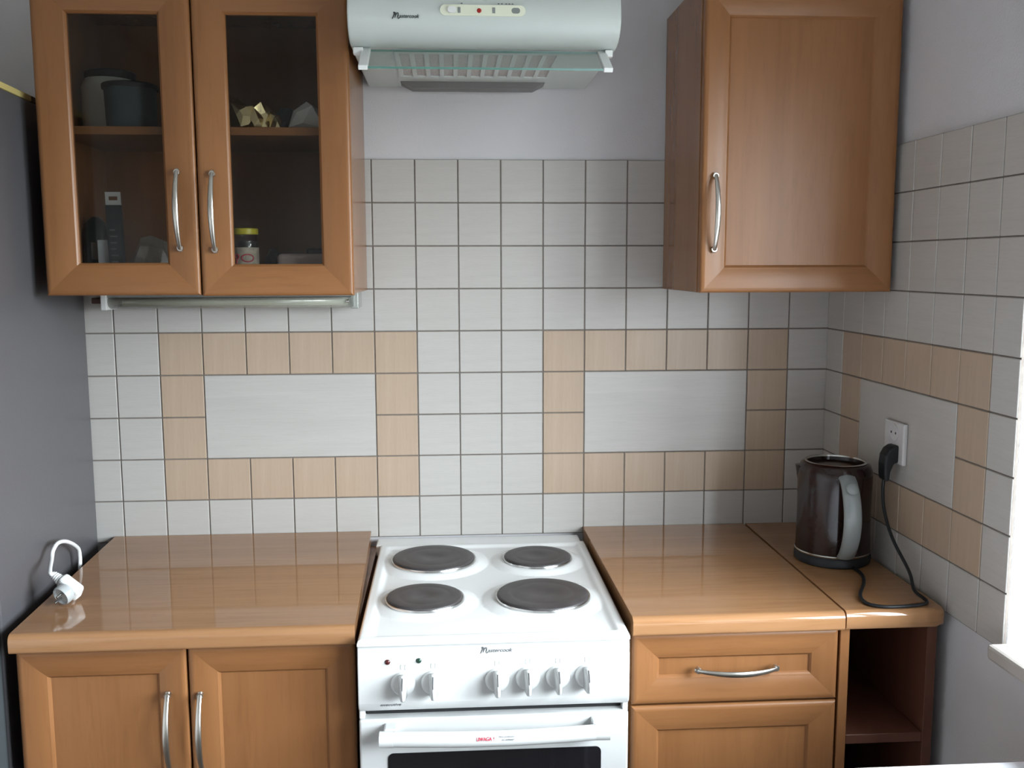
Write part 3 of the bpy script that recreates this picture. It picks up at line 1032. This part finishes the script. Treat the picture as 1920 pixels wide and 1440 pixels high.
# pouring lip on the side away from the handle
lip = bmesh.new()
bmesh.ops.create_cone(lip, cap_ends=True, segments=12, radius1=0.012, radius2=0.020, depth=0.050)
for v in lip.verts:
    v.co = Vector((v.co.x * 1.0 - 0.0592, v.co.y * 1.1 + 0.020, v.co.z + 0.180)) + Vector((KX, KY, KZ))
for f in lip.faces:
    f.smooth = True
body._add(lip)
body.build('body', 'kettle', ke)
B().lathe([(0.0585, 0.2155), (0.0600, 0.2185), (0.0635, 0.2190), (0.0660, 0.2175)], KX, KY, KZ, seg=56).build('rim', 'steel', ke)
B().lathe([(0.0, 0.2065), (0.050, 0.2065), (0.0555, 0.2085), (0.0570, 0.2060), (0.0570, 0.2035)], KX, KY, KZ, seg=40).build('lid', 'kettle', ke)
ha = math.radians(-94)
hx, hyv = math.cos(ha), math.sin(ha)
pts, rad = [], []
for i in range(25):
    t = i / 24
    zz = 0.196 - 0.166 * t
    out = 0.0735 + 0.046 * math.sin(math.pi * min(1, t * 0.97)) ** 0.62
    pts.append((KX + hx * out, KY + hyv * out, KZ + zz))
    rad.append(0.0178 + 0.001 * math.sin(math.pi * t))
kh = B().tube(pts, rad, seg=16, flat=(1.0, 0.42), up=(hx, hyv, 0)).build('handle', 'kettlegrey', ke)
B().lathe([(0, 0.002), (0.010, 0.0016), (0.0125, 0.0)], KX + hx * 0.1090, KY + hyv * 0.1090, KZ + 0.181, seg=24,
          mtx=Matrix.Rotation(ha + math.pi / 2, 4, 'Z') @ Matrix.Rotation(math.radians(62), 4, 'X')).build('lid_button', 'kettlegrey', kh)


def spline(P, k=8):
    P = [Vector(p) for p in P]
    out = []
    for i in range(len(P) - 1):
        p0, p1, p2, p3 = P[max(i - 1, 0)], P[i], P[i + 1], P[min(i + 2, len(P) - 1)]
        for j in range(k):
            t = j / k
            out.append(0.5 * ((2 * p1) + (p2 - p0) * t + (2 * p0 - 5 * p1 + 4 * p2 - p3) * t * t + (3 * p1 - p0 - 3 * p2 + p3) * t ** 3))
    out.append(P[-1])
    return out


zc = KZ + 0.0040
cord = [rw(0.3840, 0.0305, 1.060), rw(0.3825, 0.031, 1.030), rw(0.3960, 0.032, 0.989), rw(0.4360, 0.032, 0.943), rw(0.5040, 0.030, 0.897)]
cord += [(1.6660, -0.545, zc + 0.010), (1.6735, -0.572, zc + 0.001), (1.6700, -0.588, zc), (1.6550, -0.598, zc), (1.6320, -0.603, zc), (1.6050, -0.606, zc), (1.5760, -0.603, zc), (1.5550, -0.583, zc), (1.5620, -0.540, zc), (1.6000, -0.470, zc), (1.6180, -0.420, zc), (1.6200, -0.3760, zc)]
B().tube(spline(cord), 0.0034, seg=8).build('power_cord', 'black', ke)
plug = B()
# side profile of the angled plug (out from wall, z), widened along the wall
pp = [(0.006, 1.128), (0.018, 1.1285), (0.029, 1.121), (0.036, 1.108), (0.038, 1.090), (0.037, 1.066), (0.035, 1.054), (0.026, 1.054), (0.024, 1.073), (0.017, 1.090), (0.008, 1.092), (0.006, 1.100)]
plug.prism([(o_, z_) for o_, z_ in pp], 'x', 0.368, 0.400, tf=lambda v: rw(v.x, v.y, v.z))
pg = plug.build('plug', 'black', ke)
md = pg.modifiers.new('bevel', 'BEVEL')
md.width = 0.005
md.segments = 3

# double socket on the big tile
so = thing('wall_socket', 'white double wall socket on the right wall tiles behind the kettle plug', 'socket', rw(0.376, 0.0, 1.085))
RWM = Matrix.Rotation(-math.pi / 2 + 0, 4, 'Y')
B().box(0.335, 0.417, 0.0, 0.010, 1.089, 1.175, bev=0.003, tf=rwf).build('socket_plate', 'socketw', so)
wellm = Matrix.Rotation(-math.pi / 2, 4, 'Y')
for z in (1.152, 1.112):
    c = rw(0.376, 0.0098, z)
    wl_ = B().lathe([(0.0185, 0), (0.0185, 0.0018), (0.0165, 0.0022), (0.0160, 0.0010), (0, 0.0008)], c.x, c.y, c.z, seg=28, mtx=wellm).build('socket_well', 'socketw', so)
    for s_ in (-0.0095, 0.0095):
        c2 = rw(0.376 + s_, 0.0106, z)
        B().lathe([(0, 0.0006), (0.0026, 0.0006), (0.0026, 0)], c2.x, c2.y, c2.z, seg=10, mtx=wellm).build('pin_hole', 'dark', wl_)

# ------------------------------------------------------------------ loose white plug on the left worktop
wp = thing('power_plug', 'loose white angled plug with a looped white cord on the left worktop', 'plug', (0.045, -0.46, 0.8606))
pax = Vector((-0.40, -0.80, -0.30)).normalized()         # the way the pins point
cdir = Vector((-0.62, 0.25, 0.52))
cdir = (cdir - pax * cdir.dot(pax)).normalized()          # the way the cord leaves
cside = pax.cross(cdir).normalized()
c0 = Vector((0.0450, -0.4650, 0.8606 + 0.0235))


def ploc(v):
    return c0 + cdir * v.x + cside * v.y + pax * v.z


LM = Matrix((cdir, cside, pax)).transposed().to_4x4()
B().box(-0.021, 0.026, -0.0165, 0.0165, -0.024, -0.001, bev=0.007, seg=3, tf=ploc).build('plug_body', 'plastic', wp)
B().lathe([(0, -0.002), (0.0175, -0.002), (0.0192, 0.0), (0.0192, 0.012), (0.0175, 0.0150), (0.0165, 0.0150), (0.0155, 0.010), (0, 0.009)], c0.x, c0.y, c0.z, seg=36, mtx=LM).build('plug_face', 'clearface', wp)
for s_ in (-0.0095, 0.0095):
    B().tube([ploc(Vector((0, s_, 0.009))), ploc(Vector((0, s_, 0.027)))], 0.0024, seg=10).build('pin', 'steel', wp)
sl = B()
for k in range(4):
    a_ = ploc(Vector((0.0275 + 0.0045 * k, 0, -0.012)))
    sl.tube([a_ - cdir * 0.0012, a_ + cdir * 0.0016], 0.0100 - 0.0009 * k, seg=14)
sl.tube([ploc(Vector((0.022, 0, -0.012))), ploc(Vector((0.046, 0, -0.012)))], [0.0068, 0.0054], seg=12)
sl.build('strain_relief', 'plastic', wp)
wc = [ploc(Vector((0.040, 0, -0.012))), ploc(Vector((0.052, 0, -0.012))), (-0.012, -0.385, 0.924), (-0.016, -0.366, 0.9365), (-0.018, -0.338, 0.9430), (-0.020, -0.300, 0.9360), (-0.022, -0.262, 0.9210), (-0.024, -0.233, 0.9060),
      (-0.026, -0.213, 0.8920), (-0.027, -0.206, 0.8730), (-0.028, -0.206, 0.8450), (-0.030, -0.206, 0.790)]
B().tube(spline(wc, 6), 0.0043, seg=10).build('cord', 'plastic', wp)

# ------------------------------------------------------------------ strip lamp under the glazed cabinet
la = thing('under_cabinet_lamp', 'slim strip lamp with a clear cover under the glazed wall cabinet', 'lamp', (0.30, -0.06, 1.403))
B().box(0.012, 0.560, -0.098, -0.020, 1.4290, 1.4400, bev=0.002).build('housing', 'kettlegrey', la)
B().prism([(-0.030, 1.4280), (-0.095, 1.4280), (-0.098, 1.4200), (-0.094, 1.4100), (-0.082, 1.4040), (-0.050, 1.4030), (-0.032, 1.4060)], 'x', 0.022, 0.556, smooth=True).build('diffuser', 'clearplastic', la)
B().tube([(0.045, -0.062, 1.4165), (0.545, -0.062, 1.4165)], 0.0075, seg=16).build('tube', 'creamp', la)
B().box(0.556, 0.574, -0.102, -0.020, 1.4020, 1.4395, bev=0.002).build('end_cap', 'clearedge', la)
B().box(0.010, 0.023, -0.104, -0.018, 1.4015, 1.4395, bev=0.002).build('end_cap', 'plastic', la)
B().lathe([(0, 0.003), (0.003, 0.002), (0.004, 0)], 0.550, -0.1000, 1.4190, seg=14, mtx=Matrix.Rotation(math.pi / 2, 4, 'X')).build('screw', 'steel', la)
B().box(-0.020, 0.0085, -0.075, -0.022, 1.4150, 1.4280, bev=0.002).build('cable_box', 'brown', la)

# ------------------------------------------------------------------ inside the glazed cabinet
SZ, BZ = 1.7718, 1.4572
o = thing('tub', 'white plastic tub with a black lid behind the left glazed door', 'tub', (0.067, -0.140, SZ))
B().lathe([(0, 0), (0.053, 0), (0.0565, 0.004), (0.0565, 0.098), (0.053, 0.108), (0.048, 0.113), (0.048, 0.115), (0, 0.115)], 0.067, -0.140, SZ, seg=40).build('body', 'tubwhite', o)
B().lathe([(0.0, 0.1153), (0.0500, 0.1153), (0.0510, 0.117), (0.0510, 0.129), (0.049, 0.131), (0, 0.131)], 0.070, -0.140, SZ, seg=40).build('lid', 'lidblack', o)
o = thing('tub', 'blue grey plastic tub in front of the white tub', 'tub', (0.1370, -0.2300, SZ))
B().lathe([(0, 0), (0.046, 0), (0.048, 0.003), (0.0505, 0.083), (0.0505, 0.086), (0, 0.086)], 0.1370, -0.2300, SZ, seg=40).build('body', 'tubblue', o)
B().lathe([(0.0508, 0.080), (0.0540, 0.080), (0.0545, 0.083), (0.0545, 0.0885), (0.052, 0.0905), (0, 0.0905)], 0.1370, -0.2300, SZ, seg=40).build('lid', 'lidblack', o)


def crumpled(name, label, cat, c, size, seed, m_, sub=2, amp=0.4, group=None):
    bb_ = B().crumple((c[0], c[1], c[2] + size[2] * 0.75), size, seed, sub, amp)
    zmin = min(v.co.z for v in bb_.bm.verts)
    for v in bb_.bm.verts:
        v.co.z += c[2] - zmin
    return tag(bb_.build(name, m_), label, cat, group)


crumpled('foil_wrapper', 'crumpled gold foil wrapper at the left end of the upper shelf', 'wrapper', (0.352, -0.235, SZ), (0.030, 0.024, 0.038), 3, 'foil', 2, 0.36)
crumpled('foil_wrapper', 'crumpled gold foil wrapper second from the left on the upper shelf', 'wrapper', (0.3955, -0.235, SZ), (0.022, 0.020, 0.030), 5, 'foil', 2, 0.36)
crumpled('foil_wrapper', 'small gold foil wrapper third along, before the dark grey film', 'wrapper', (0.4255, -0.245, SZ), (0.0145, 0.016, 0.0225), 23, 'foil', 2, 0.33)
crumpled('plastic_film', 'crumpled dark grey film behind the gold wrappers and white paper', 'film', (0.440, -0.150, SZ), (0.034, 0.034, 0.036), 7, 'greyfilm', 2, 0.22)
crumpled('paper', 'crumpled white paper at the right end of the upper shelf', 'paper', (0.490, -0.235, SZ), (0.036, 0.022, 0.034), 8, 'paper', 1, 0.45)

o = thing('bottle', 'dark green round-shouldered bottle in the lower left corner of the cabinet', 'bottle', (0.033, -0.170, BZ))
B().lathe([(0, 0), (0.024, 0), (0.026, 0.004), (0.026, 0.090), (0.0245, 0.115), (0.020, 0.132), (0.011, 0.143), (0, 0.146)], 0.033, -0.170, BZ, seg=28).build('body', 'greenblack', o)
B().box(0.0315, 0.0450, -0.1992, -0.1975, BZ + 0.055, BZ + 0.091).build('label', 'cardgrey', o)
o = thing('small_box', 'small pale blue carton with a striped side in front of the dark bottle', 'box', (0.062, -0.205, BZ))
B().box(0.0500, 0.0715, -0.2150, -0.195, BZ, BZ + 0.0950, bev=0.0008, seg=1).build('body', 'boxblue', o)
st = B()
for k in range(4):
    st.box(0.0717, 0.0745, -0.2145, -0.196, BZ + 0.038 + 0.014 * k, BZ + 0.045 + 0.014 * k)
st.build('stripe', 'darkprint', o)['kind'] = 'stuff'
o = thing('hanging_pack', 'dark narrow tube pack with a white hang tab standing in the cabinet', 'pack', (0.093, -0.225, BZ))
tilt = lambda v: Vector((0.0915 + v.x - 0.035 * (v.z - 0.05) , -0.225 + v.y + 0.05 * v.z, BZ + v.z))
tb = B().prism([(-0.0145, -0.007), (0.0145, -0.007), (0.0165, 0.0), (0.0145, 0.008), (-0.0145, 0.008), (-0.0165, 0.0)], 'z', 0.0, 0.166, tf=tilt)
tb.build('tube', 'tubepack', o)
tabm = B()
# tab with a euro slot: built from strips round the opening
for x0, x1, z0, z1 in ((-0.0155, 0.0155, 0.1665, 0.176), (-0.0155, 0.0155, 0.184, 0.193), (-0.0155, -0.009, 0.176, 0.184), (0.009, 0.0155, 0.176, 0.184)):
    tabm.box(x0, x1, -0.001, 0.001, z0, z1, tf=tilt)
tabm.build('hang_tab', 'paper', o)
pr = B()
for k in range(7):
    pr.box(-0.009, 0.002 + 0.002 * (k % 3), -0.0076, -0.0071, 0.036 + 0.013 * k, 0.0385 + 0.013 * k, tf=tilt)
pr.build('print', 'greyprint', o)['kind'] = 'stuff'
crumpled('plastic_bag', 'crumpled clear plastic bag at the bottom behind the left glazed door', 'bag', (0.155, -0.200, BZ), (0.045, 0.032, 0.062), 9, 'bag', 2, 0.25)
JX, JY = 0.3525, -0.215
o = thing('jam_jar', 'glass jar with a yellow lid and red oval label behind the right glazed door', 'jar', (JX, JY, BZ))
B().lathe([(0, 0.0), (0.0245, 0.0), (0.0265, 0.003), (0.0265, 0.088), (0.0245, 0.098), (0.0235, 0.106)], JX, JY, BZ, seg=36).build('glass', 'jarglass', o)
B().lathe([(0, 0.002), (0.0240, 0.002), (0.0250, 0.006), (0.0250, 0.092), (0, 0.092)], JX, JY, BZ, seg=30).build('contents', 'jam', o)
B().lathe([(0.0245, 0.106), (0.0265, 0.106), (0.0268, 0.108), (0.0268, 0.1165), (0.025, 0.1185), (0, 0.1185)], JX, JY, BZ, seg=36).build('lid', 'yellow', o)
lab = B().lathe([(0.0269, 0.040), (0.0269, 0.079)], JX, JY, BZ, seg=36).build('label', 'label', o)


def wrap(pts, r):
    """points (arc length, height) laid on the jar, facing the room"""
    return [(JX + r * math.sin(u / r), JY - r * math.cos(u / r), BZ + v) for u, v in pts]


ov = B().tube(wrap([(0.009 + 0.0125 * math.cos(a * math.pi / 12), 0.0570 + 0.0075 * math.sin(a * math.pi / 12)) for a in range(25)], 0.0271), 0.0013, seg=6)
ov.build('emblem', 'redprint', lab)
pt = B()
for k, (u, w_) in enumerate(((0.001, 0.003), (0.006, 0.004), (0.012, 0.0035), (0.017, 0.003))):
    p0, p1 = wrap([(u, 0.0555), (u + w_ * 0.4, 0.0590)], 0.0272)
    pt.tube([p0, p1], 0.0007, seg=5)
pt.build('emblem_print', 'paper', lab)['kind'] = 'stuff'
dt = B()
for u, v, r_ in ((-0.014, 0.060, 0.0045), (-0.0185, 0.050, 0.004)):
    dt.tube(wrap([(u + r_ * math.cos(a * math.pi / 8), v + r_ * math.sin(a * math.pi / 8)) for a in range(17)], 0.0271), 0.0016, seg=5)
dt.build('fruit_print', 'redprint', lab)['kind'] = 'stuff'
o = thing('dark_pack', 'low dark pouch between the yellow-lidded jar and pale pack', 'pack', (0.400, -0.150, BZ))
B().crumple((0.400, -0.150, BZ + 0.034), (0.022, 0.022, 0.046), 3, 2, 0.12).build('body', 'lidblack', o)
o = thing('food_pack', 'pale pinkish flat pack in the lower right corner of the cabinet', 'pack', (0.468, -0.205, BZ))
B().box(0.421, 0.530, -0.245, -0.165, BZ, BZ + 0.066, bev=0.010, seg=3).build('body', 'pinkbox', o)
B().box(0.470, 0.536, -0.160, -0.090, BZ, BZ + 0.078, bev=0.004, seg=1).build('backing', 'lidblack', o)

# jar in the open shelf unit
o = thing('glass_jar', 'small glass jar with a pale green lid on the open lower shelf', 'jar', (1.556, -0.300, 0.6102))
B().lathe([(0, 0), (0.028, 0), (0.031, 0.004), (0.031, 0.075), (0.026, 0.088)], 1.556, -0.300, 0.6102, seg=30).build('glass', 'jarglass', o)
B().lathe([(0.0255, 0.088), (0.0285, 0.088), (0.0285, 0.104), (0, 0.1055)], 1.556, -0.300, 0.6102, seg=30).build('lid', 'palegreen', o)
crumpled('plastic_film', 'pale crumpled film beside the jar in the open shelf', 'film', (1.556, -0.405, 0.6102), (0.026, 0.026, 0.020), 13, 'bag', 2, 0.3)

# white table under the window, only its rear edge in view
ta = thing('table', 'white table top edge at the bottom right corner under the window', 'table', (1.36, -1.35, 0.0))
B().box(1.04, 1.690, -1.75, -0.957, 0.722, 0.750, bev=0.003).build('table_top', 'tabletop', ta)
for x in (1.09, 1.64):
    for y in (-1.70, -1.012):
        B().box(x - 0.02, x + 0.02, y - 0.02, y + 0.02, 0.0, 0.7222, bev=0.003).build('leg', 'tabletop', ta)
